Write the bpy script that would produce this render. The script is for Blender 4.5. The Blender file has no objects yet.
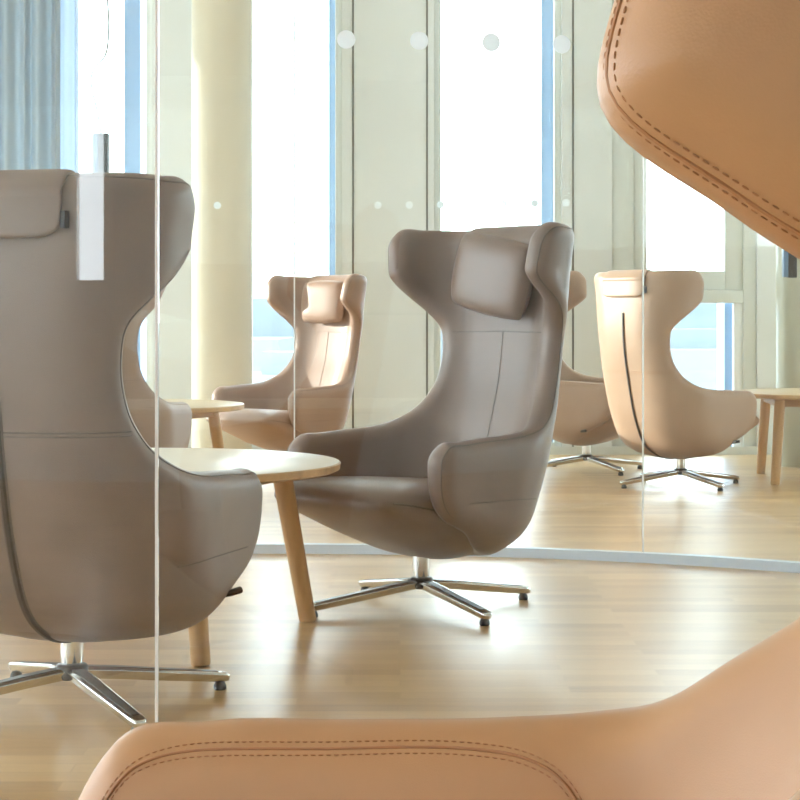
import bpy, bmesh, math, random
import numpy as np
from mathutils import Vector, Matrix
from mathutils.geometry import delaunay_2d_cdt
random.seed(4)
SC = bpy.context.scene
COL = SC.collection
PI = math.pi
R = math.radians

# ------------------------------------------------------------------ helpers
def tag(o, label=None, cat=None, group=None, kind=None):
    if label: o['label'] = label
    if cat: o['category'] = cat
    if group: o['group'] = group
    if kind: o['kind'] = kind
    return o

def link(name, me, mat=None, parent=None, smooth=True):
    o = bpy.data.objects.new(name, me)
    COL.objects.link(o)
    if mat is not None: me.materials.append(mat)
    if parent is not None: o.parent = parent
    if smooth:
        for p in me.polygons: p.use_smooth = True
    return o

def empty(name, loc, rotz=0.0):
    o = bpy.data.objects.new(name, None)
    COL.objects.link(o)
    o.location = loc
    o.rotation_euler = (0, 0, rotz)
    o.empty_display_size = 0.1
    return o

class MB:
    """collects simple solids into one mesh"""
    def __init__(s): s.v = []; s.f = []
    def add(s, vs, fs):
        b = len(s.v); s.v += [tuple(v) for v in vs]; s.f += [tuple(i + b for i in f) for f in fs]; return s
    def box(s, x0, x1, y0, y1, z0, z1):
        vs = [(x, y, z) for z in (z0, z1) for y in (y0, y1) for x in (x0, x1)]
        return s.add(vs, [(0, 2, 3, 1), (4, 5, 7, 6), (0, 1, 5, 4), (2, 6, 7, 3), (0, 4, 6, 2), (1, 3, 7, 5)])
    def tube(s, pts, rad, n=8, cap=True):
        pts = [Vector(p) for p in pts]
        m = len(pts)
        rads = rad if isinstance(rad, (list, tuple)) else [rad] * m
        t0 = (pts[1] - pts[0]).normalized()
        ref = Vector((0, 0, 1)) if abs(t0.z) < .9 else Vector((1, 0, 0))
        nrm = t0.cross(ref).normalized()
        vs = []
        for i, p in enumerate(pts):
            t = (pts[min(i + 1, m - 1)] - pts[max(i - 1, 0)]).normalized()
            nrm = (nrm - t * nrm.dot(t)).normalized()
            b = t.cross(nrm)
            for k in range(n):
                a = 2 * PI * k / n
                vs.append(p + (nrm * math.cos(a) + b * math.sin(a)) * rads[i])
        fs = [(i * n + k, i * n + (k + 1) % n, (i + 1) * n + (k + 1) % n, (i + 1) * n + k) for i in range(m - 1) for k in range(n)]
        if cap: fs += [tuple(reversed(range(n))), tuple(range((m - 1) * n, m * n))]
        return s.add(vs, fs)
    def lathe(s, prof, n=48, c=(0, 0)):
        vs = [(c[0] + r * math.cos(2 * PI * k / n), c[1] + r * math.sin(2 * PI * k / n), z) for r, z in prof for k in range(n)]
        m = len(prof)
        fs = [(i * n + k, i * n + (k + 1) % n, (i + 1) * n + (k + 1) % n, (i + 1) * n + k) for i in range(m - 1) for k in range(n)]
        fs += [tuple(reversed(range(n))), tuple(range((m - 1) * n, m * n))]
        return s.add(vs, fs)
    def build(s, name, mat=None, parent=None, smooth=False, bevel=0.0, seg=2, angle=40):
        me = bpy.data.meshes.new(name)
        me.from_pydata(s.v, [], s.f)
        bm = bmesh.new(); bm.from_mesh(me)
        bmesh.ops.recalc_face_normals(bm, faces=bm.faces)
        if bevel > 0:
            ed = [e for e in bm.edges if len(e.link_faces) == 2 and e.calc_face_angle(0) > R(30)]
            bmesh.ops.bevel(bm, geom=ed, offset=bevel, segments=seg, profile=0.5, affect='EDGES')
        for f in bm.faces: f.smooth = smooth or bevel > 0
        for e in bm.edges:
            if len(e.link_faces) == 2 and e.calc_face_angle(0) > R(angle): e.smooth = False
        bm.to_mesh(me); bm.free()
        return link(name, me, mat, parent, smooth=False)

# ------------------------------------------------------------------ materials
def new_mat(name):
    m = bpy.data.materials.new(name); m.use_nodes = True
    nt = m.node_tree; nt.nodes.clear()
    out = nt.nodes.new('ShaderNodeOutputMaterial')
    return m, nt, out

def principled(name, col, rough=0.5, metal=0.0, spec=0.5, noise=0.0, nscale=20, bump=0.0, bscale=200, trans=None, coat=0.0, stretch=None):
    m, nt, out = new_mat(name)
    b = nt.nodes.new('ShaderNodeBsdfPrincipled')
    b.inputs['Base Color'].default_value = (*col, 1)
    b.inputs['Roughness'].default_value = rough
    b.inputs['Metallic'].default_value = metal
    b.inputs['Specular IOR Level'].default_value = spec
    b.inputs['Coat Weight'].default_value = coat
    tc = nt.nodes.new('ShaderNodeTexCoord')
    src = tc.outputs['Object']
    if stretch:
        mp = nt.nodes.new('ShaderNodeMapping'); mp.inputs['Scale'].default_value = stretch
        nt.links.new(src, mp.inputs['Vector']); src = mp.outputs['Vector']
    if noise > 0:
        n = nt.nodes.new('ShaderNodeTexNoise'); n.inputs['Scale'].default_value = nscale; n.inputs['Detail'].default_value = 5
        nt.links.new(src, n.inputs['Vector'])
        r = nt.nodes.new('ShaderNodeMapRange')
        r.inputs['From Min'].default_value = .3; r.inputs['From Max'].default_value = .7
        r.inputs['To Min'].default_value = 1 - noise; r.inputs['To Max'].default_value = 1 + noise
        nt.links.new(n.outputs['Fac'], r.inputs['Value'])
        mx = nt.nodes.new('ShaderNodeVectorMath'); mx.operation = 'SCALE'
        mx.inputs[0].default_value = col
        nt.links.new(r.outputs['Result'], mx.inputs['Scale'])
        nt.links.new(mx.outputs['Vector'], b.inputs['Base Color'])
    if bump > 0:
        n2 = nt.nodes.new('ShaderNodeTexVoronoi'); n2.inputs['Scale'].default_value = bscale
        nt.links.new(src, n2.inputs['Vector'])
        bp = nt.nodes.new('ShaderNodeBump'); bp.inputs['Strength'].default_value = bump; bp.inputs['Distance'].default_value = .002
        nt.links.new(n2.outputs['Distance'], bp.inputs['Height'])
        nt.links.new(bp.outputs['Normal'], b.inputs['Normal'])
    if trans:
        tr = nt.nodes.new('ShaderNodeBsdfTranslucent'); tr.inputs['Color'].default_value = (*trans[0], 1)
        mix = nt.nodes.new('ShaderNodeMixShader'); mix.inputs[0].default_value = trans[1]
        nt.links.new(b.outputs[0], mix.inputs[1]); nt.links.new(tr.outputs[0], mix.inputs[2])
        sh = mix.outputs[0]
        if len(trans) > 2:
            tp = nt.nodes.new('ShaderNodeBsdfTransparent')
            mix2 = nt.nodes.new('ShaderNodeMixShader'); mix2.inputs[0].default_value = trans[2]
            nt.links.new(sh, mix2.inputs[1]); nt.links.new(tp.outputs[0], mix2.inputs[2]); sh = mix2.outputs[0]
        nt.links.new(sh, out.inputs['Surface'])
    else:
        nt.links.new(b.outputs[0], out.inputs['Surface'])
    return m

def glass_mat(name, tint, f0=0.05):
    """thin clear sheet: straight-through transmission plus Schlick reflection"""
    m, nt, out = new_mat(name)
    lw = nt.nodes.new('ShaderNodeLayerWeight'); lw.inputs['Blend'].default_value = 0.5
    pw = nt.nodes.new('ShaderNodeMath'); pw.operation = 'POWER'; pw.inputs[1].default_value = 5
    nt.links.new(lw.outputs['Facing'], pw.inputs[0])
    mu = nt.nodes.new('ShaderNodeMath'); mu.operation = 'MULTIPLY_ADD'
    mu.inputs[1].default_value = 1 - f0; mu.inputs[2].default_value = f0
    nt.links.new(pw.outputs[0], mu.inputs[0])
    tp = nt.nodes.new('ShaderNodeBsdfTransparent'); tp.inputs['Color'].default_value = (*tint, 1)
    gl = nt.nodes.new('ShaderNodeBsdfGlossy'); gl.inputs['Roughness'].default_value = 0.0
    mix = nt.nodes.new('ShaderNodeMixShader')
    nt.links.new(mu.outputs[0], mix.inputs[0]); nt.links.new(tp.outputs[0], mix.inputs[1]); nt.links.new(gl.outputs[0], mix.inputs[2])
    nt.links.new(mix.outputs[0], out.inputs['Surface'])
    return m

def floor_mat():
    m, nt, out = new_mat('oak_floor')
    N = nt.nodes.new; L = nt.links.new
    b = N('ShaderNodeBsdfPrincipled')
    tc = N('ShaderNodeTexCoord')
    br = N('ShaderNodeTexBrick')
    br.offset = .37; br.inputs['Scale'].default_value = 1.0
    br.inputs['Brick Width'].default_value = 0.62; br.inputs['Row Height'].default_value = 0.07
    br.inputs['Mortar Size'].default_value = 0.0012; br.inputs['Bias'].default_value = 0.0
    br.inputs['Color1'].default_value = (0.0, 0.0, 0.0, 1); br.inputs['Color2'].default_value = (1, 1, 1, 1)
    br.inputs['Mortar'].default_value = (.2, .2, .2, 1)
    L(tc.outputs['Object'], br.inputs['Vector'])
    mp = N('ShaderNodeMapping'); mp.inputs['Scale'].default_value = (1.6, 26, 1)
    L(tc.outputs['Object'], mp.inputs['Vector'])
    n = N('ShaderNodeTexNoise'); n.inputs['Scale'].default_value = 2.0; n.inputs['Detail'].default_value = 7; n.inputs['Roughness'].default_value = .62
    L(mp.outputs['Vector'], n.inputs['Vector'])
    add = N('ShaderNodeMath'); add.operation = 'MULTIPLY_ADD'; add.inputs[1].default_value = .52
    L(br.outputs['Color'], add.inputs[0])
    sc = N('ShaderNodeMath'); sc.operation = 'MULTIPLY'; sc.inputs[1].default_value = .75
    L(n.outputs['Fac'], sc.inputs[0]); L(sc.outputs[0], add.inputs[2])
    cr = N('ShaderNodeValToRGB')
    cr.color_ramp.elements[0].position = .12; cr.color_ramp.elements[0].color = (.36, .185, .062, 1)
    cr.color_ramp.elements[1].position = .85; cr.color_ramp.elements[1].color = (.67, .44, .205, 1)
    e = cr.color_ramp.elements.new(.45); e.color = (.53, .315, .125, 1)
    L(add.outputs[0], cr.inputs['Fac'])
    L(cr.outputs['Color'], b.inputs['Base Color'])
    rr = N('ShaderNodeMapRange'); rr.inputs['To Min'].default_value = .24; rr.inputs['To Max'].default_value = .38
    L(n.outputs['Fac'], rr.inputs['Value']); L(rr.outputs[0], b.inputs['Roughness'])
    b.inputs['Specular IOR Level'].default_value = .5
    b.inputs['Coat Weight'].default_value = .4; b.inputs['Coat Roughness'].default_value = .30
    bp = N('ShaderNodeBump'); bp.inputs['Strength'].default_value = .12; bp.inputs['Distance'].default_value = .002
    L(n.outputs['Fac'], bp.inputs['Height']); L(bp.outputs['Normal'], b.inputs['Normal'])
    L(b.outputs[0], out.inputs['Surface'])
    return m

TAN = principled('tan_leather', (.43, .238, .11), .42, spec=.4, noise=.05, nscale=9, bump=.05, bscale=900)
TANP = principled('pale_tan_leather', (.40, .265, .18), .42, spec=.4, noise=.06, nscale=9)
TAUPE = principled('taupe_leather', (.212, .153, .130), .36, spec=.5, noise=.08, nscale=8, bump=.10, bscale=420)
ROSE = principled('rose_brown_leather', (.33, .215, .16), .42, spec=.45, noise=.06, nscale=8)
SEAM = {TAN: principled('tan_seam', (.36, .17, .07), .6), TANP: principled('pale_tan_seam', (.42, .24, .13), .6),
        TAUPE: principled('taupe_seam', (.14, .112, .094), .6), ROSE: principled('rose_seam', (.25, .16, .12), .6)}
ZIP = principled('dark_zip', (.035, .024, .02), .5)
CHROME = principled('polished_aluminium', (.74, .74, .73), .14, metal=1.0)
DARKMET = principled('dark_recess', (.02, .02, .022), .3, spec=.6)
RUBBER = principled('glide_rubber', (.05, .05, .05), .5)
LABELC = principled('woven_tag', (.03, .035, .05), .6)
LABELW = principled('tag_print', (.85, .85, .85), .6)
OAK = principled('oak', (.56, .345, .165), .42, noise=.18, nscale=6, stretch=(3, 3, .5))
OAKD = principled('oak_apron_shaded', (.42, .24, .105), .5, noise=.15, nscale=6)  # oak darkened in colour for the shade under the tabletop
OAKTOP = principled('glare_pale_oak_top', (.74, .66, .54), .30, spec=.55, noise=.05, nscale=5, stretch=(1, 12, 1))  # oak paled in colour for the window glare on the near top
OAKTOP2 = principled('oak_tabletop', (.68, .50, .29), .32, spec=.5, noise=.08, nscale=5, stretch=(1, 12, 1))
WALL = principled('cream_panel', (.73, .75, .735), .55, noise=.03, nscale=2)
FRAME = principled('window_frame_paint', (.68, .70, .66), .45)
JAMBW = principled('white_jamb', (.86, .87, .87), .5)
FIN = principled('blue_grey_fin', (.30, .46, .70), .5)
GAP = principled('shadow_gap', (.12, .12, .10), .8)
CEIL = principled('white_ceiling', (.80, .80, .78), .8)
COLM = principled('column_plaster', (.64, .58, .44), .6, noise=.05, nscale=3)
COLG = principled('olive_column', (.42, .41, .30), .35, spec=.5, noise=.05, nscale=3)
TRACK = principled('aluminium_track', (.64, .73, .84), .38, metal=.2)
JOINT = principled('clear_joint', (.80, .80, .80), .35)
DOT = principled('frosted_dot', (.92, .95, .97), .6, trans=((.93, .97, 1.0), .75))
CURT = principled('grey_blue_curtain', (.48, .54, .58), .9, noise=.04, nscale=40, trans=((.52, .60, .66), .45))
SHEER = principled('white_sheer', (.66, .72, .80), .9, trans=((.62, .70, .80), .5, .12))
DIFFUSER = principled('white_diffuser', (.85, .86, .88), .9, trans=((.93, .95, .97), .85))  # translucent sheet for the added side-light diffusers
BLACK = principled('black_lamp', (.02, .022, .025), .35)
LITSIDE = principled('lamp_lit_side', (.16, .27, .42), .3)  # blue light on the left face put into the colour
WIRE = principled('lamp_wire', (.12, .11, .10), .5)
GLASS = glass_mat('partition_glass', (.965, .985, .975))
WGLASS = glass_mat('window_glass', (.97, .985, .985))
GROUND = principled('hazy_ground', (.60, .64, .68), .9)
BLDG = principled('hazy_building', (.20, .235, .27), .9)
FLOOR = floor_mat()

# ------------------------------------------------------------------ lounge chair
# mid surface of the shell: rows at parameter p; (z, back position B, half width W, corner radius r)
TAB = [(-.04, .183, -.07, .06, .05), (0, .183, -.03, .11, .1), (.08, .188, .045, .19, .15), (.16, .208, .118, .25, .18), (.24, .256, .1945, .2836, .2),
       (.34, .342, .2399, .2887, .205), (.5, .49, .2835, .2919, .2), (.66, .65, .3199, .2932, .19), (.82, .81, .3383, .284, .17),
       (.98, .97, .3379, .2835, .15), (1.12, 1.11, .3291, .3048, .14), (1.2, 1.19, .3264, .325, .14)]
TP = np.array(TAB)
OUTLINE = [(0, 0), (.1401, .07), (.3453, .15), (.5331, .235), (.6644, .2969), (.718, .3551), (.748, .4224), (.757, .4827),
           (.733, .5132), (.6694, .5181), (.5653, .5251), (.4614, .5304), (.387, .5415), (.3512, .5542), (.2934, .5941),
           (.2585, .6523), (.245, .719), (.2452, .7801), (.2571, .838), (.298, .883), (.362, .930), (.422, .972),
           (.442, .992), (.448, 1.04), (.444, 1.105), (.418, 1.136), (.3227, 1.1446), (.1822, 1.1449), (0, 1.1443)]
# the nearest chair is tipped well back: its soft arms ride higher and the wings sit lower
TAB_BACK = [(-.04, .155, -.07, .06, .05), (0, .155, -.03, .11, .1), (.08, .163, .045, .19, .15), (.16, .192, .118, .25, .18), (.24, .25, .1957, .3038, .2),
            (.34, .342, .2361, .3141, .205), (.5, .49, .2745, .3207, .2), (.66, .65, .3057, .3193, .19), (.82, .81, .3268, .305, .17),
            (.98, .97, .3293, .296, .15), (1.12, 1.11, .3242, .3093, .14), (1.2, 1.19, .3254, .3218, .14)]
OUTLINE_BACK = [(0, 0), (.1401, .07), (.3453, .15), (.5331, .235), (.6559, .2981), (.7146, .3598), (.7496, .4316), (.7618, .4987), (.7408, .539),
                (.6768, .5532), (.5793, .5637), (.4832, .5763), (.4176, .59), (.3914, .5988), (.3474, .6431), (.3092, .6933), (.2779, .7451),
                (.2706, .7873), (.2805, .8303), (.3276, .8604), (.3912, .8846), (.44, .9095), (.444, .9598), (.4566, 1.019), (.4474, 1.0863),
                (.4075, 1.1255), (.3228, 1.1376), (.1822, 1.1408), (0, 1.1424)]

def crom(x, xs, ys):
    i = int(np.searchsorted(xs, x)) - 1
    i = max(0, min(len(xs) - 2, i))
    h = xs[i + 1] - xs[i]
    u = (x - xs[i]) / h
    def slope(k):
        if k == 0: return (ys[1] - ys[0]) / (xs[1] - xs[0])
        if k == len(xs) - 1: return (ys[-1] - ys[-2]) / (xs[-1] - xs[-2])
        return (ys[k + 1] - ys[k - 1]) / (xs[k + 1] - xs[k - 1])
    m0, m1 = slope(i) * h, slope(i + 1) * h
    u2, u3 = u * u, u * u * u
    return (2*u3 - 3*u2 + 1) * ys[i] + (u3 - 2*u2 + u) * m0 + (-2*u3 + 3*u2) * ys[i+1] + (u3 - u2) * m1

class Shell:
    def __init__(s, rec=0.0, fine=1.0, back=False):
        s.rec = rec; s.fine = fine
        s.TP = np.array(TAB_BACK if back else TAB); s.knots = OUTLINE_BACK if back else OUTLINE
        s.make_outline()
    def row(s, p):
        return [crom(p, s.TP[:, 0], s.TP[:, k]) for k in (1, 2, 3, 4)]
    def mid(s, t, p):
        z, B, W, r = s.row(p)
        a = abs(t); sg = 1 if t >= 0 else -1
        st = W - r
        bow = .025
        if a < st:
            x = a; y = -B
        elif a < st + r * PI / 2:
            th = (a - st) / r
            x = st + r * math.sin(th); y = -B + r * (1 - math.cos(th))
        else:
            e = a - st - r * PI / 2
            x = W + .02 * e; y = -B + r + e
        y += bow * max(0, 1 - (x / .25) ** 2) * -0.6 + .0
        if p > .46 and s.rec:
            u = min(1, (p - .46) / .24); an = s.rec * u * u * (3 - 2 * u)
            dy, dz = y + .25, z - .50
            y = -.25 + dy * math.cos(an) - dz * math.sin(an)
            z = .50 + dy * math.sin(an) + dz * math.cos(an)
        return np.array((sg * x, y, z))
    def t_of(s, Y, p):
        z, B, W, r = s.row(p)
        return (W - r) + r * PI / 2 + (Y + B - r) if Y > -B + r else (W - r) + r * math.acos(max(-1, min(1, 1 - (Y + B) / r)))
    def make_outline(s):
        raw = np.array(s.knots, float)
        # smooth centripetal-ish spline through the right half
        pts = []
        n = len(raw)
        for i in range(n - 1):
            p0 = raw[i - 1] if i > 0 else raw[i] * [-1, 1] if raw[i][0] > 0 else np.array((-raw[1][0], raw[1][1]))
            p1, p2 = raw[i], raw[i + 1]
            p3 = raw[i + 2] if i + 2 < n else np.array((-raw[-2][0], raw[-2][1]))
            L = np.linalg.norm(p2 - p1)
            d0 = max(np.linalg.norm(p1 - p0), 1e-6); d2 = max(np.linalg.norm(p3 - p2), 1e-6)
            m1 = ((p1 - p0) / d0 * L + (p2 - p1) / L * d0) / (L + d0) * L
            m2 = ((p2 - p1) / L * d2 + (p3 - p2) / d2 * L) / (L + d2) * L
            k = max(2, int(L / (.012 / s.fine)))
            for j in range(k):
                u = j / k; u2 = u*u; u3 = u2*u
                pts.append((2*u3-3*u2+1)*p1 + (u3-2*u2+u)*m1 + (-2*u3+3*u2)*p2 + (u3-u2)*m2)
        pts.append(raw[-1])
        half = np.array(pts)
        half[0][0] = 0
        s.half = half
        left = half[1:-1][::-1] * np.array([-1, 1])
        s.out = np.vstack([half, left])        # closed, counter-clockwise
    def dist(s, q):
        a = s.out; b = np.roll(a, -1, axis=0)
        ab = b - a
        aq = q - a
        u = np.clip((aq * ab).sum(1) / np.maximum((ab * ab).sum(1), 1e-12), 0, 1)
        return float(np.sqrt((((a + ab * u[:, None]) - q) ** 2).sum(1).min()))
    def inside(s, q):
        a = s.out; b = np.roll(a, -1, axis=0)
        c = ((a[:, 1] > q[1]) != (b[:, 1] > q[1]))
        xs = (b[:, 0] - a[:, 0]) * (q[1] - a[:, 1]) / np.where(b[:, 1] == a[:, 1], 1e-9, b[:, 1] - a[:, 1]) + a[:, 0]
        return bool((c & (q[0] < xs)).sum() % 2)
    def normal(s, t, p):                        # points to the outside (rear / flanks)
        e = .004
        d1 = s.mid(t + e, p) - s.mid(t - e, p)
        d2 = s.mid(t, p + e) - s.mid(t, p - e)
        n = np.cross(d1, d2)
        return n / max(np.linalg.norm(n), 1e-9)
    def thick(s, t, p, d):
        base = .036 + .006 * max(0, 1 - abs(p - .45) / .2)
        rr = .040
        k = min(d / rr, 1.0)
        return base * math.sqrt(max(0, 1 - (1 - k) ** 2))
    def surf(s, t, p, side, off=0.0):           # side +1 outside, -1 inside
        d = s.dist(np.array((t, p))) if s.inside(np.array((t, p))) else 0
        return s.mid(t, p) + s.normal(t, p) * side * (s.thick(t, p, d) + off)
    def inset(s, d):
        half = s.half
        n = len(half)
        res = []
        for i in range(n):
            a = half[max(i - 1, 0)]; b = half[min(i + 1, n - 1)]
            tg = (b - a) / max(np.linalg.norm(b - a), 1e-9)
            res.append(half[i] + np.array((-tg[1], tg[0])) * d)
        return np.array(res)
    def build(s, name, mat, parent):
        pts = [tuple(q) for q in s.out]
        nb = len(pts)
        for d in (.002, .006, .012, .02, .03, .042):
            ring = s.inset(d)
            for q in ring:
                if q[0] < 0.004: continue
                dd = s.dist(q)
                if s.inside(q) and dd > d * .93:
                    pts.append((q[0], q[1])); pts.append((-q[0], q[1]))
        g = .03 / s.fine
        ny = int(1.2 / g); nx = int(1.0 / g)
        for j in range(ny):
            for i in range(nx):
                q = np.array((i * g, j * g + .01))
                if s.inside(q) and s.dist(q) > .05:
                    pts.append((q[0], q[1]))
                    if i: pts.append((-q[0], q[1]))
        vs, es, fs, ov, oe, of = delaunay_2d_cdt([Vector(q) for q in pts], [], [list(range(nb))], 1, 1e-5)
        V = []; F = []
        oi = []; ii = []
        for q in vs:
            d = s.dist(np.array((q[0], q[1])))
            m = s.mid(q[0], q[1])
            if d < 1e-4:
                oi.append(len(V)); ii.append(len(V)); V.append(tuple(m))
            else:
                nrm = s.normal(q[0], q[1]); h = s.thick(q[0], q[1], d)
                oi.append(len(V)); V.append(tuple(m + nrm * h))
                ii.append(len(V)); V.append(tuple(m - nrm * h))
        for f in fs:
            F.append(tuple(oi[k] for k in f))
            F.append(tuple(ii[k] for k in reversed(f)))
        me = bpy.data.meshes.new(name)
        me.from_pydata(V, [], F)
        bm = bmesh.new(); bm.from_mesh(me)
        bmesh.ops.recalc_face_normals(bm, faces=bm.faces)
        bm.to_mesh(me); bm.free()
        return link(name, me, mat, parent)

def poly_spline(ctrl, n=8):
    c = [np.array(q, float) for q in ctrl]
    out = []
    for i in range(len(c) - 1):
        p0 = c[max(i - 1, 0)]; p1 = c[i]; p2 = c[i + 1]; p3 = c[min(i + 2, len(c) - 1)]
        for j in range(n):
            u = j / n
            out.append(.5 * ((2 * p1) + (-p0 + p2) * u + (2*p0 - 5*p1 + 4*p2 - p3) * u*u + (-p0 + 3*p1 - 3*p2 + p3) * u**3))
    out.append(c[-1])
    return out

def stitches(pts, rad, dash, gap):
    mb = MB()
    P = [np.array(p) for p in pts]
    seg = [np.linalg.norm(P[i+1] - P[i]) for i in range(len(P) - 1)]
    cum = np.concatenate([[0], np.cumsum(seg)])
    tot = cum[-1]; A = np.array(P)
    def at(u): return np.array([np.interp(u, cum, A[:, k]) for k in range(3)])
    u = 0
    while u + dash < tot:
        mb.tube([at(u), at(u + dash * .5), at(u + dash)], [rad * .6, rad, rad * .6], n=5)
        u += dash + gap
    return mb

def loft(rings, cap=True):
    n = len(rings[0]); mb = MB()
    vs = [p for r in rings for p in r]
    fs = [(i*n+k, i*n+(k+1) % n, (i+1)*n+(k+1) % n, (i+1)*n+k) for i in range(len(rings)-1) for k in range(n)]
    if cap: fs += [tuple(range(n)), tuple(range((len(rings)-1)*n, len(rings)*n))]
    return mb.add(vs, fs)

def pillow(w, h, th, n=28, ex=3.2):
    """soft rounded cushion in the xz plane, thickness along y"""
    rings = []
    V = []; F = []
    m = n
    for sd in (1, -1):
        for j in range(m + 1):
            for i in range(m + 1):
                u = -1 + 2 * i / m; v = -1 + 2 * j / m
                # squircle mapping keeps rounded corners
                x = u * math.sqrt(max(0, 1 - .16 * v * v)) ; z = v * math.sqrt(max(0, 1 - .16 * u * u))
                e = max(0, (1 - abs(u) ** ex)) * max(0, (1 - abs(v) ** ex))
                y = sd * th * e ** .45
                V.append((x * w, y, z * h))
    N = (m + 1) ** 2
    for sd in (0, 1):
        for j in range(m):
            for i in range(m):
                a = sd * N + j * (m + 1) + i
                q = (a, a + 1, a + m + 2, a + m + 1)
                F.append(q if sd == 0 else tuple(reversed(q)))
    return V, F

def make_chair(label, loc, rotz, leather, rec=0.0, fine=1.0, stitched=False, base_angle=26, flap=True, base=None, scale=1.0, roll=0.0):
    root = empty('lounge_chair', (loc[0], loc[1], 0), rotz)
    root.scale = (scale,) * 3
    tag(root, label, 'armchair', 'high-backed leather lounge chairs in and around the glass room')
    seam = SEAM[leather]
    sh = Shell(rec, fine, stitched)
    shell = sh.build('shell', leather, root)
    # --- border seams, following the rim on the outside and on the inside
    sr = .0011 if stitched else .0018
    def clean(line):
        return [q for q in line if sh.inside(q) and q[0] > .01]
    def rim_line(d, lo, hi):
        ring = sh.inset(d)
        return [q for q in ring if sh.inside(q) and sh.dist(q) > d * .9 and lo <= q[1] <= hi and q[0] > .02]
    for sg in (1, -1):
        ring = rim_line(.005 if stitched else .009, .30, 1.2)
        MB().tube(thin([sh.surf(sg * q[0], q[1], 1, .0001) for q in ring], .0025 if stitched else .005), .0009 if stitched else .0018, 6).build('border_seam', seam, root, smooth=True)
        if stitched:
            stitches(thin([sh.surf(sg * q[0], q[1], 1, .0003) for q in rim_line(.0075, .30, 1.2)], .003), .0005, .0023, .0013).build('stitching', seam, root, smooth=True)
            stitches(thin([sh.surf(sg * q[0], q[1], 1, .0002) for q in rim_line(.0035, .30, 1.2)], .003), .0004, .0023, .0013).build('stitching', seam, root, smooth=True)
        # inner arm panel seam (bold stitching shows on the nearest chair only)
        if stitched:
            T = sh.t_of
            ctrl = [(.214, .345), (.224, .43), (.222, .485), (.208, .522), (.17, .541), (.06, .553), (-.03, .563), (-.080, .563), (-.114, .548), (-.140, .515), (-.157, .46), (-.167, .40)]
            base_line = [np.array((T(y, p), p)) for y, p in poly_spline(ctrl, 12)]
            def armline(k):
                o = []
                for i, q in enumerate(base_line):
                    tg = base_line[min(i + 1, len(base_line) - 1)] - base_line[max(i - 1, 0)]
                    tg = tg / max(np.linalg.norm(tg), 1e-9)
                    q2 = q + np.array((-tg[1], tg[0])) * k
                    o.append(sh.surf(sg * q2[0], q2[1], -1, .0003))
                return thin(o, .003)
            MB().tube(armline(0), sr, 6).build('arm_seam', seam, root, smooth=True)
            for k in (-.0027, .0027):
                stitches(armline(k), .0006, .0034, .0020).build('stitching', seam, root, smooth=True)
    # --- rear zip and cross seam on the outside
    zl = [sh.surf(0, p, 1, .0015) for p in np.linspace(.02, .93, 46)]
    MB().tube(zl, .0068, 6).build('zip', ZIP, root, smooth=True)
    for dx in (-.0085, .0085):
        MB().tube([sh.surf(dx, p, 1, .0003) for p in np.linspace(.02, .93, 46)], .002, 6).build('zip_piping', seam, root, smooth=True)
    for p0 in (.632,):
        MB().tube([sh.surf(t, p0 + .02 * t * t, 1, .0002) for t in np.linspace(-.245, .245, 41)], .0016, 6).build('cross_seam', seam, root, smooth=True)
        MB().tube([sh.surf(t, p0 - .008 + .02 * t * t, 1, .0002) for t in np.linspace(-.245, .245, 41)], .0012, 6).build('cross_seam', seam, root, smooth=True)
    # --- inner seams
    MB().tube([sh.surf(t, .825 - .05 * abs(t) ** 1.5, -1, .0002) for t in np.linspace(-.215, .215, 41)], .0014, 6).build('back_seam', seam, root, smooth=True)
    MB().tube([sh.surf(0, p, -1, .0002) for p in np.linspace(.40, .824, 30)], .0014, 6).build('back_seam', seam, root, smooth=True)
    # lower seam on the outside of each arm
    for sg in (1, -1):
        MB().tube([sh.surf(sg * sh.t_of(y, .335), .335, 1, .0001) for y in np.linspace(-.13, .17, 20)], .0013, 6).build('arm_seam', seam, root, smooth=True)
    # --- seat
    def ring(y, zt, zb, hw, ex=3.4, n=48):
        zc = (zt + zb) / 2; hh = (zt - zb) / 2
        o = []
        for k in range(n):
            a = 2 * PI * k / n
            c, s_ = math.cos(a), math.sin(a)
            e = 2 / ex
            x = math.copysign(abs(c) ** e, c) * hw
            z = math.copysign(abs(s_) ** e, s_) * hh
            if z < 0: x *= 1 - .42 * (abs(z) / max(hh, 1e-6)) ** 2 * min(1, hh / .1)
            o.append((x, y, zc + z))
        return o
    prof0 = [(-.215, .30, .26, .10), (-.20, .335, .22, .19), (-.16, .355, .18, .24), (-.10, .368, .155, .268), (0, .378, .143, .282), (.10, .386, .163, .286),
            (.18, .392, .195, .286), (.25, .395, .23, .284), (.31, .393, .265, .279), (.35, .384, .292, .270), (.375, .370, .312, .255), (.388, .354, .328, .235), (.392, .345, .338, .215)]
    prof = [(q[0] + .022 * max(0, min(1, (q[0] - .1) / .25)), *q[1:]) for q in prof0]
    ys = [q[0] for q in prof]
    yy = np.concatenate([np.linspace(-.215, .335, 30), np.linspace(.345, .414, 14)])
    def pr(y, k): return (.93 if k == 3 else 1) * crom(y, np.array(ys), np.array([q[k] for q in prof]))
    loft([ring(y, pr(y, 1), pr(y, 2), pr(y, 3)) for y in yy]).build('seat', leather, root, smooth=True, angle=80)
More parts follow.
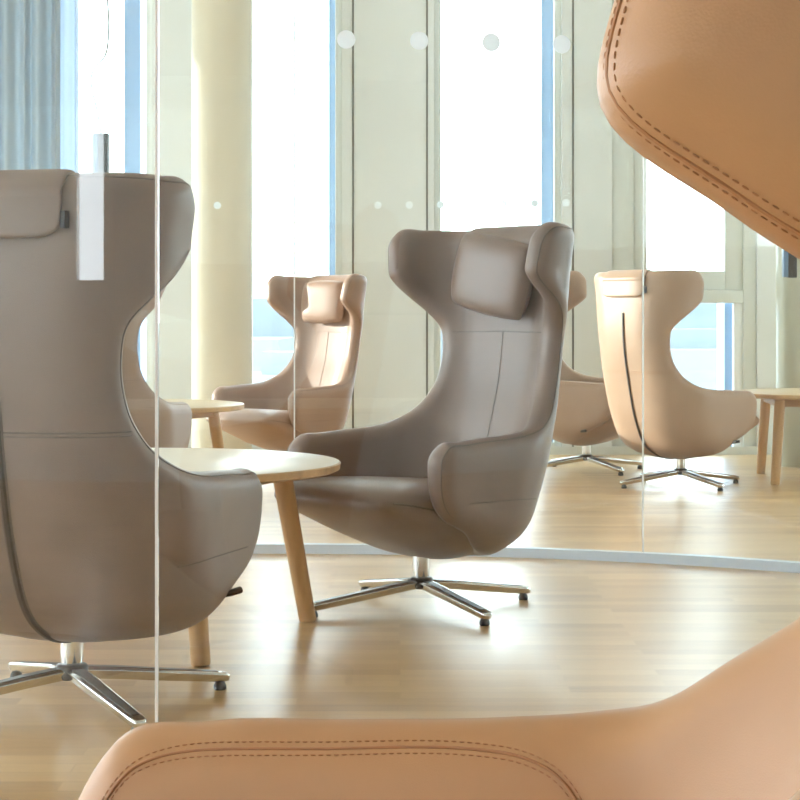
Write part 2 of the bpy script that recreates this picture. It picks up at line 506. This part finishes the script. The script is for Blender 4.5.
    for sg in (1, -1):
        pts = []
        for y in np.linspace(-.12, .38, 30):
            zt, zb, hw = pr(y, 1), pr(y, 2), pr(y, 3)
            f = .42
            z = zt - (zt - zb) * f
            c = (z - (zt + zb) / 2) / ((zt - zb) / 2)
            x = hw * max(0, 1 - abs(c) ** 3.4) ** (1 / 3.4)
            pts.append((sg * (x + .0005), y, z))
        MB().tube(pts, .003, 6).build('seat_piping', seam, root, smooth=True)
    # --- head pillow with its counterweight flap over the top edge
    top = sh.mid(0, 1.144)
    fr = sh.surf(0, .985, -1, 0); fr2 = sh.surf(0, 1.06, -1, 0)
    V, F = pillow(.158, .122, .046, ex=4.5)
    tilt = math.atan2(fr[1] - fr2[1], fr2[2] - fr[2]) + .10
    M = Matrix.Translation(Vector((0, fr[1] + .050, sh.surf(0, 1.0, -1, 0)[2]))) @ Matrix.Rotation(tilt, 4, 'X') @ Matrix.Rotation(roll, 4, 'Y')
    mb = MB().add([M @ Vector(v) for v in V], F)
    hp = mb.build('headrest', leather, root, smooth=True, angle=85)
    if flap:
        rear = []
        th = .007
        path = [sh.surf(0, p, -1, .014) for p in (1.05, 1.08, 1.11)] + [sh.mid(0, 1.144) + np.array((0, .016, -.002)), sh.mid(0, 1.144) + np.array((0, -.014, -.001))] + \
               [sh.surf(0, p, 1, .012) for p in (1.11, 1.09, 1.06, 1.03)] + [sh.surf(0, 1.01, 1, .012)]
        path = poly_spline(path, 6)
        nn = len(path)
        rings = []
        for i, q in enumerate(path):
            u = i / (nn - 1)
            a = path[max(i - 1, 0)]; b = path[min(i + 1, nn - 1)]
            tg = (b - a); tg = tg / np.linalg.norm(tg)
            nr = np.array((0, -tg[2], tg[1]))
            hw = .148 if u > .02 else .14
            if u > .80: hw = .148 - .05 * ((u - .80) / .20) ** 3
            tt = th * (1 if u < .93 else math.sqrt(max(.02, 1 - ((u - .93) / .07) ** 2)))
            rg = []
            for k in range(32):
                an = 2 * PI * k / 32
                c, s_ = math.cos(an), math.sin(an)
                x = math.copysign(abs(c) ** .22, c) * hw; o = math.copysign(abs(s_) ** .6, s_) * tt
                y0 = q + nr * o
                bend = sh.mid(x, 1.05)[1] - sh.mid(0, 1.05)[1]
                rg.append((x, y0[1] + bend, y0[2]))
            rings.append(rg)
        fl = loft(rings).build('counterweight_flap', leather, hp, smooth=True, angle=80)
        tagp = sh.surf(.150, 1.05, 1, .012)
        b = MB(); b.box(tagp[0] - .003, tagp[0] + .007, tagp[1] - .010, tagp[1] + .010, tagp[2] - .022, tagp[2] + .012)
        b.build('care_tag', LABELC, hp)
    # --- swivel base
    bx, by = 0.0, 0.0
    if base:
        wx, wy = base[0] - loc[0], base[1] - loc[1]
        bx = wx * math.cos(-rotz) - wy * math.sin(-rotz); by = wx * math.sin(-rotz) + wy * math.cos(-rotz)
    BO = Vector((bx, by, 0))
    MB().lathe([(.021, .085), (.024, .10), (.0255, .115), (.0255, .175)], 32, (bx, by)).build('post', CHROME, root, smooth=True)
    MB().lathe([(.030, .060), (.036, .066), (.036, .086), (.031, .092), (.024, .094)], 32, (bx, by)).build('hub', DARKMET, root, smooth=True)
    ba = R(base_angle) - rotz
    for k in range(4):
        a = ba + k * PI / 2
        d = Vector((math.cos(a), math.sin(a), 0)); e = Vector((-math.sin(a), math.cos(a), 0))
        def sec(u, w0, zt, zb): 
            c = d * u + BO
            return [tuple(c - e * w0 * .78 + Vector((0, 0, zt))), tuple(c + e * w0 * .78 + Vector((0, 0, zt))), tuple(c + e * w0 + Vector((0, 0, zt - .006))),
                    tuple(c + e * w0 * .55 + Vector((0, 0, zb))), tuple(c - e * w0 * .55 + Vector((0, 0, zb))), tuple(c - e * w0 + Vector((0, 0, zt - .006)))]
        leg = loft([sec(0.019, .025, .086, .060), sec(0.107, .0235, .076, .050), (sec(0.235, .0205, .058, .033)), sec(0.353, .0185, .042, .019), sec(0.369, .0165, .039, .019), sec(0.377, .011, .035, .020)]).build('leg', CHROME, root, bevel=.0022)
        ins = loft([[tuple(BO + d*u + e*w*sg2 + Vector((0, 0, z + dz))) for sg2, dz in ((-1, -.001), (-1, .0012), (1, .0012), (1, -.001))] for u, w, z in ((.03, .0135, .0845), (.107, .0125, .0761), (.235, .0105, .0581), (.348, .0085, .0429))]).build('inlay', DARKMET, leg)
        gl = MB().lathe([(.0125, .0), (.0145, .003), (.0145, .010), (.009, .022)], 20, (bx + d.x * .356, by + d.y * .356)).build('glide', RUBBER, leg, smooth=True)
    # --- recline lever under the right arm
    lv = MB().tube([(.20, .02, .225), (.27, .06, .235), (.318, .10, .243), (.332, .125, .247)], [.006, .006, .008, .008], 8)
    lv.build('lever', DARKMET, root, smooth=True)
    return root

def thin(pts, d):
    out = [np.array(pts[0])]
    for q in pts[1:]:
        if np.linalg.norm(np.array(q) - out[-1]) >= d: out.append(np.array(q))
    # relax slightly
    A = np.array(out)
    for _ in range(2):
        if len(A) > 4: A[1:-1] = A[1:-1] * .5 + (A[:-2] + A[2:]) * .25
    return [tuple(a) for a in A]

def facing(fx, fy): return math.atan2(-fx, fy)
def fdir(deg): return facing(math.cos(R(deg)), math.sin(R(deg)))   # heading measured from +X, + is away from the camera

make_chair('tan leather lounge chair nearest the camera, cut off by the right and bottom edges', (-.0689, .9549), fdir(165.27), TAN, rec=R(13.44), fine=1.7, stitched=True, base_angle=30)
make_chair('taupe leather lounge chair at the left edge, seen from behind with zip and headrest flap', (-.712, 4.20), fdir(74), TAUPE, rec=R(-.6), fine=1.4, base_angle=31, base=(-.722, 4.185), scale=1.01)
make_chair('taupe lounge chair in the middle, facing left beside the round table', (.0835, 5.647), fdir(224), TAUPE, rec=R(1.6), fine=1.4, base_angle=29, base=(.063, 5.60), roll=R(-11))
make_chair('rose-brown lounge chair with sunlit headrest beyond the glass, left of the middle chair', (-.605, 10.2), fdir(180 + 49), ROSE, rec=R(3), scale=.965)
make_chair('brown lounge chair mostly hidden behind the left-edge chair, backing onto the far oak table', (-1.235, 7.76), fdir(84), ROSE)
make_chair('tan lounge chair mostly hidden behind the middle chair, only its right arm and base showing', (1.05, 10.7), fdir(-27), TANP)
make_chair('pale tan lounge chair beyond the glass on the right, turned away toward the oak table', (1.415, 9.75), fdir(39), TANP, rec=R(1), base=(1.44, 9.74), scale=.965)

# ------------------------------------------------------------------ round tables
def make_table(label, x, y, top_mat, a0, r_bot=.515, r_top=.43, h=.468):
    t = empty('round_table', (x, y, 0), 0)
    tag(t, label, 'table', 'round oak tables between the lounge chairs')
    MB().lathe([(.545, h - .026), (.558, h - .020), (.56, h - .004), (.557, h - .0012), (.556, h - .001)], 96).build('table_edge', OAK, t, smooth=True, angle=30)
    MB().lathe([(.5555, h - .010), (.5555, h - .0006), (.554, h)], 96).build('tabletop', top_mat, t, smooth=True, angle=30)
    for k in range(4):
        a = R(a0) + k * PI / 2
        c, s = math.cos(a), math.sin(a)
        MB().tube([(r_bot * c, r_bot * s, 0), (r_bot * c * .998, r_bot * s * .998, .006), (r_top * c, r_top * s, h - .025)], [.021, .0245, .0285], 24).build('leg', OAK, t, smooth=True, angle=50)
    z0, z1 = h - .066, h - .024
    m = MB()
    for k in range(4):
        a = R(a0) + k * PI / 2; c = a + PI / 2
        p = Vector((math.cos(a), math.sin(a), 0)) * (r_top + .006); q = Vector((math.cos(c), math.sin(c), 0)) * (r_top + .006)
        e = Vector((math.cos(a + PI / 4), math.sin(a + PI / 4), 0)) * .012
        vs = []
        for zz in (z0, z1):
            up = Vector((0, 0, zz))
            vs += [tuple(p - e + up), tuple(q - e + up), tuple(q + e + up), tuple(p + e + up)]
        m.add(vs, [(3, 2, 1, 0), (4, 5, 6, 7), (0, 1, 5, 4), (1, 2, 6, 5), (2, 3, 7, 6), (3, 0, 4, 7)])
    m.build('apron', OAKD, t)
    return t
make_table('round table with oak legs and window glare painted into its pale oak top, between the left-edge chair and the middle chair', -.72, 5.13, OAKTOP, 26.6)
make_table('far round oak table on the left, beyond the glass, in front of the sunlit column', -1.27, 8.66, OAKTOP2, 22, r_bot=.50)
make_table('oak table at the right edge, behind the pale tan chair', 2.33, 10.12, OAKTOP2, 40, r_bot=.52, r_top=.48)

# ------------------------------------------------------------------ pendant lamps
def make_lamp(label, x, y, z0, z1, wire):
    t = empty('pendant_lamp', (x, y, z0), 0)
    tag(t, label, 'lamp', 'slim black pendant lamps over the far tables')
    MB().box(-.012, .034, -.03, .03, 0, z1 - z0).build('housing', BLACK, t, bevel=.003)
    MB().box(-.036, -.012, -.028, .028, .004, z1 - z0 - .001).build('lit_side', LITSIDE, t, bevel=.002)  # slab coloured as the blue-lit left face of the box
    MB().tube(poly_spline([(a, b, c) for a, b, c in wire], 8), .0042, 6).build('wire', WIRE, t, smooth=True)
make_lamp('slim black pendant lamp with a loose wire, hanging above the left-edge chair', -1.362, 8.66, 1.09, 1.70,
          [(0, 0, .61), (-.02, 0, .72), (-.045, 0, .83), (-.035, 0, .90), (.02, 0, .97), (.034, 0, 1.08), (.03, 0, 1.2), (.012, 0, 1.45), (.0, 0, 2.11)])
make_lamp('slim black pendant lamp whose end shows under the nearest chair wing, at right', 2.075, 10.12, 1.075, 1.69, [(0, 0, .61), (.02, 0, .9), (-.01, 0, 1.3), (0, 0, 2.125)])

# ------------------------------------------------------------------ glass room (oval of curved panes)
EC = (-.45, 4.84); EA, EB = 2.70, 2.09
def ell(th): return (EC[0] + EA * math.cos(th), EC[1] + EB * math.sin(th))
THS = np.linspace(0, 2 * PI, 4001)
EX = EC[0] + EA * np.cos(THS); EY = EC[1] + EB * np.sin(THS)
ARC = np.concatenate([[0], np.cumsum(np.hypot(np.diff(EX), np.diff(EY)))])
def th_at(s): return float(np.interp(s % ARC[-1], ARC, THS))
def arc_of(th): return float(np.interp(th % (2 * PI), THS, ARC))
def glass_point(s, off, z):
    th = th_at(s)
    x, y = ell(th)
    n = Vector((math.cos(th) / EA, math.sin(th) / EB, 0)).normalized()
    return (x + n.x * off, y + n.y * off, z)
ZG = 3.2
def strip(s0, s1, o0, o1, z0, z1, n):
    rings = []
    for i in range(n + 1):
        s = s0 + (s1 - s0) * i / n
        rings.append([glass_point(s, o0, z0), glass_point(s, o1, z0), glass_point(s, o1, z1), glass_point(s, o0, z1)])
    return loft(rings)
def glass_wall(name, seams, label, gap=.1145, shift=0.0, dz=1.268):
    w = empty(name, (0, 0, 0)); tag(w, label, 'glass wall', kind='structure')
    for i in range(len(seams) - 1):
        a, b = seams[i], seams[i + 1]
        g = strip(a + .0025, b - .0025, -.006, .006, .032, ZG - .03, 40).build('glass_panel', GLASS, w, smooth=True, angle=30)
        c = (a + b) / 2 + shift
        for k in range(-3, 4):
            s = c + k * gap
            m = MB()
            ring = []
            for q in range(28):
                an = 2 * PI * q / 28
                ring.append((s + .0135 * math.cos(an), dz + .0135 * math.sin(an)))
            off = .0066
            vs = [glass_point(u, off, z) for u, z in ring] + [glass_point(u, off + .0006, z) for u, z in ring]
            fs = [tuple(range(28)), tuple(range(28, 56))] + [(q, (q + 1) % 28, 28 + (q + 1) % 28, 28 + q) for q in range(28)]
            m.add(vs, fs).build('dot', DOT, g)
    for s in seams:
        strip(s - .002, s + .002, -.0055, .0055, .032, ZG - .03, 1).build('joint', JOINT, w)
    strip(seams[0], seams[-1], -.022, .022, 0, .034, 120).build('floor_track', TRACK, w, smooth=True, angle=30)
    strip(seams[0], seams[-1], -.022, .022, ZG - .04, ZG, 120).build('ceiling_track', TRACK, w, smooth=True, angle=30)
    return w
def arc_at_x(X, far):
    c = (X - EC[0]) / EA
    th = math.acos(c)
    return arc_of(th if far else 2 * PI - th)
f0 = arc_at_x(.853, True); f1 = arc_at_x(-.385, True)
PW = f1 - f0
glass_wall('wall_glass_far', [f0 - 1.89 * PW, f0 - PW, f0, f1, f1 + PW, f1 + 2 * PW], 'curved clear glass wall behind the middle chair, with a row of small white dots', .1145, -.012)
n0 = arc_at_x(-.352, False)
glass_wall('wall_glass_near', [n0 - 2 * PW, n0 - PW, n0, n0 + PW * .985, n0 + PW * 1.97, n0 + PW * 2.84], 'curved clear glass wall in front of the left-edge chair, with large white dots', .107, -.032, 1.258)

# ------------------------------------------------------------------ room shell
XL, XR, YB, YF, ZC = -6.0, 6.0, -4.5, 12.0, 3.2
def S(o, label=None, cat=None):
    return tag(o, label, cat, kind='structure')
S(MB().box(XL - .3, XR + .3, YB - .3, YF + .3, -.2, 0).build('floor', FLOOR))
S(MB().box(XL - .3, XR + .3, YB - .3, YF + .3, ZC, ZC + .2).build('ceiling', CEIL))

# facade: solid panels between the window openings (x ranges), 0.28 deep
PX = 1900 / 12.0
def fx(px): return (px - 400) / PX
openings = [(-5.7, -2.85), (fx(10), fx(152)), (fx(244), fx(342)), (fx(434), fx(562)), (fx(612), fx(757)), (2.75, 3.6), (4.1, 5.2)]
mb = MB()
px = XL
for a, b in openings:
    mb.box(px, a, YF, YF + .22, 0, ZC)
    px = b
mb.box(px, XR, YF, YF + .22, 0, ZC)
for a, b in openings: mb.box(a, b, YF, YF + .22, 0, .02)
S(mb.build('wall_back', WALL), 'cream panelled wall between the tall windows', 'wall')
def gline(x0, n):
    S(MB().box(x0 - .006, x0 + .006, YF - .004, YF + .002, 0, ZC).build('trim_%d' % n, GAP))
for i, p in enumerate((353, 427, 573)): gline(fx(p), i + 1)
S(MB().box(XL, XR, YF - .012, YF, 0, .05).build('baseboard_back', FRAME))

def window(n, a, b, fins, rails=()):
    w = empty('window_%d' % n, (0, 0, 0)); S(w)
    y0, y1 = YF + .05, YF + .13
    fw = .045
    m = MB()
    m.box(a, a + fw, y0, y1, .02, ZC).box(b - fw, b, y0, y1, .02, ZC).box(a + fw, b - fw, y0, y1, .02, .07).box(a + fw, b - fw, y0, y1, ZC - .07, ZC)
    for z0, z1 in rails: m.box(a + fw, b - fw, y0 - .02, y1, z0, z1)
    m.build('window_frame', FRAME, w, bevel=.006)
    MB().box(a + fw, b - fw, y0 + .03, y0 + .045, .07, ZC - .07).build('window_pane', WGLASS, w)
    for x0, x1, mat in fins:
        MB().box(x0, x1, y1 + .01, y1 + .30, -.2, ZC + .2).build('outer_fin', mat, w)
window(1, fx(10), fx(152), [(fx(121), fx(137), FIN)])
window(2, fx(244), fx(342), [(fx(328), fx(336), FIN)])
window(3, fx(434), fx(562), [(fx(543), fx(556), FIN)])
window(5, -5.7, -2.85, []); window(6, 2.75, 3.6, []); window(7, 4.1, 5.2, [])
# tilt window on the right: fixed frame, upper sash, transom, lower sash
a, b = fx(612), fx(757)
w = empty('window_4', (0, 0, 0)); S(w)
y0, y1 = YF + .02, YF + .12
zt = lambda py: .85 + (320 - py) * 12.0 / 1900
m = MB()
m.box(a, fx(634), y0, y1, .02, ZC).box(fx(744), b, y0, y1, .02, ZC).box(fx(634), fx(744), y0, y1, zt(303), zt(290)).box(fx(634), fx(744), y0, y1, .02, zt(449)).box(fx(634), fx(744), y0, y1, ZC - .06, ZC)
m.build('window_frame', FRAME, w, bevel=.006)
m = MB(); ys0, ys1 = y0 + .02, y1 - .01
m.box(fx(634), fx(648), ys0, ys1, zt(290), ZC - .06).box(fx(726), fx(744), ys0, ys1, zt(290), ZC - .06).box(fx(648), fx(726), ys0, ys1, zt(290), zt(271)).box(fx(648), fx(726), ys0, ys1, ZC - .14, ZC - .06)
sh_ = m.build('upper_sash', FRAME, w, bevel=.006)
MB().box(fx(648), fx(726), ys0 + .03, ys0 + .045, zt(271), ZC - .14).build('window_pane', WGLASS, sh_)
m = MB()
m.box(fx(634), fx(642), ys0, ys1, zt(449), zt(303)).box(fx(735), fx(744), ys0, ys1, zt(449), zt(303))
sh_ = m.build('lower_sash', JAMBW, w, bevel=.004)
MB().box(fx(642), fx(735), ys0 + .03, ys0 + .045, zt(449), zt(303)).build('window_pane', WGLASS, sh_)
MB().box(fx(728), fx(738), y1 + .01, y1 + .3, -.2, zt(303)).build('outer_fin', FIN, w)

# side and rear walls, with unseen window openings added for daylight and glass reflections
def wall_y(name, X0, X1, ops, z0=.05, z1=3.05, cat=None):
    m = MB(); p = YB
    for a, b in ops:
        m.box(X0, X1, p, a, 0, ZC); m.box(X0, X1, a, b, 0, z0); m.box(X0, X1, a, b, z1, ZC); p = b
    m.box(X0, X1, p, YF, 0, ZC)
    S(m.build(name, WALL))
wall_y('wall_left', XL - .2, XL, [(-1.8, -.2), (.8, 2.8), (3.8, 7.4), (10.86, 11.0), (11.25, 11.97)], z1=3.1)  # narrow far slots placed for the sun streaks on the floor
for i, (a, b) in enumerate([(3.8, 7.4), (-1.8, -.2), (.8, 2.8)]):  # added out of view to soften the sun into side light
    tag(MB().box(XL + .01, XL + .014, a - .06, b + .06, .04, 3.15).build('side_diffuser', DIFFUSER), 'added unseen white blind on the left wall window %s' % ('beside the glass room', 'nearest the tan chair', 'between the tan chair and the glass room')[i], 'diffuser')
wall_y('wall_right', XR, XR + .2, [(7.0, 8.6)])
m = MB(); p = XL
for a, b in [(-4.9, -3.9), (-1.78, -1.47), (-1.35, -1.335)]:  # unseen slots placed for the bright stripes reflected in the near glass
    m.box(p, a, YB - .2, YB, 0, ZC); m.box(a, b, YB - .2, YB, 0, 1.06); m.box(a, b, YB - .2, YB, 3.05, ZC); p = b
m.box(p, XR, YB - .2, YB, 0, ZC)
S(m.build('wall_front', WALL))

# columns
col = S(MB().lathe([(.178, 0), (.178, 3.2)], 64, ((222 - 400) / 1900 * 11.2, 11.2)).build('column', COLM, smooth=True, angle=60), 'round cream column between the two left windows', 'column')
col2 = S(MB().lathe([(.20, 0), (.20, 3.2)], 64, (2.40, 11.1)).build('column', COLG, smooth=True, angle=60), 'round olive-grey column at the right edge behind the oak table', 'column')

# curtains
def curtain(name, mat, label, xa, xb, y, amp, waves, ph, th=.004):
    n = int(waves * 18)
    rings = []
    for i in range(n + 1):
        u = i / n
        x = xa + (xb - xa) * u + .012 * math.sin(u * waves * 2 * PI * .5 + ph)
        yy = y + amp * math.sin(u * waves * 2 * PI + ph) * (1 + .3 * math.sin(u * 7 + ph)) 
        rings.append([(x, yy, .02), (x, yy + th, .02), (x, yy * 1 + th, ZC), (x, yy, ZC)])
    o = loft(rings).build(name, mat, None, smooth=True, angle=60)
    return tag(o, label, 'curtain')
curtain('curtain', CURT, 'grey-blue pleated curtain hanging at the far left', -2.78, fx(62) + .04, 11.72, .045, 7, .3)
curtain('sheer_curtain', SHEER, 'thin white sheer curtain beside the grey-blue curtain', fx(56), fx(84), 11.85, .022, 3, 1.0)

# outside: hazy town far below
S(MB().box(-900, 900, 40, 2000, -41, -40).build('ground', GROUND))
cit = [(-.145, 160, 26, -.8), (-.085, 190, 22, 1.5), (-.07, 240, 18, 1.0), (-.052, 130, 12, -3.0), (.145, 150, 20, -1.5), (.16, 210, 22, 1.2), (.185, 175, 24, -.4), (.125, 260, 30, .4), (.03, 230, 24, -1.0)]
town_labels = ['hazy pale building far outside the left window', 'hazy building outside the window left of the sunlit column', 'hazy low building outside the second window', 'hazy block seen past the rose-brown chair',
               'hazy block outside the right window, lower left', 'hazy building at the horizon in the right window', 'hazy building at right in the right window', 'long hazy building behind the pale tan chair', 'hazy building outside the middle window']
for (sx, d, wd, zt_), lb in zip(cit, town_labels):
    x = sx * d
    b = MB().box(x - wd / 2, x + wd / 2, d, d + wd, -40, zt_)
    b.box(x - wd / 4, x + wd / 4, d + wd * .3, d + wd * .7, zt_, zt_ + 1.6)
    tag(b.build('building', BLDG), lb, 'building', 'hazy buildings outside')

# ------------------------------------------------------------------ light
wld = bpy.data.worlds.new('World'); SC.world = wld; wld.use_nodes = True
nt = wld.node_tree
bg = nt.nodes['Background']
bg.inputs['Color'].default_value = (.84, .93, 1.0, 1)
bg.inputs['Strength'].default_value = 8.0
sun = bpy.data.lights.new('sun', 'SUN'); sun.energy = 9; sun.angle = R(.6); sun.color = (1, .965, .91)
so = bpy.data.objects.new('sun', sun); COL.objects.link(so)
sd = Vector((-.94, .24, .17)).normalized()          # towards the sun
so.rotation_euler = sd.to_track_quat('Z', 'Y').to_euler()
so.location = (-8, 16, 9)

# ------------------------------------------------------------------ camera
cam = bpy.data.cameras.new('camera'); cam.sensor_width = 36; cam.lens = 1900 / 800 * 36
cam.shift_y = -(400 - 320) / 800
cam.clip_start = .05; cam.clip_end = 4000
co = bpy.data.objects.new('camera', cam); COL.objects.link(co)
co.location = (0, 0, .85); co.rotation_euler = (R(90), 0, 0)
SC.camera = co
vs = SC.view_settings
vs.view_transform = 'Standard'; vs.look = 'None'; vs.gamma = 1; vs.use_curve_mapping = False
vs.exposure = 0.22
SC.cycles.transparent_max_bounces = 24
SC.cycles.max_bounces = 10
SC.cycles.diffuse_bounces = 6
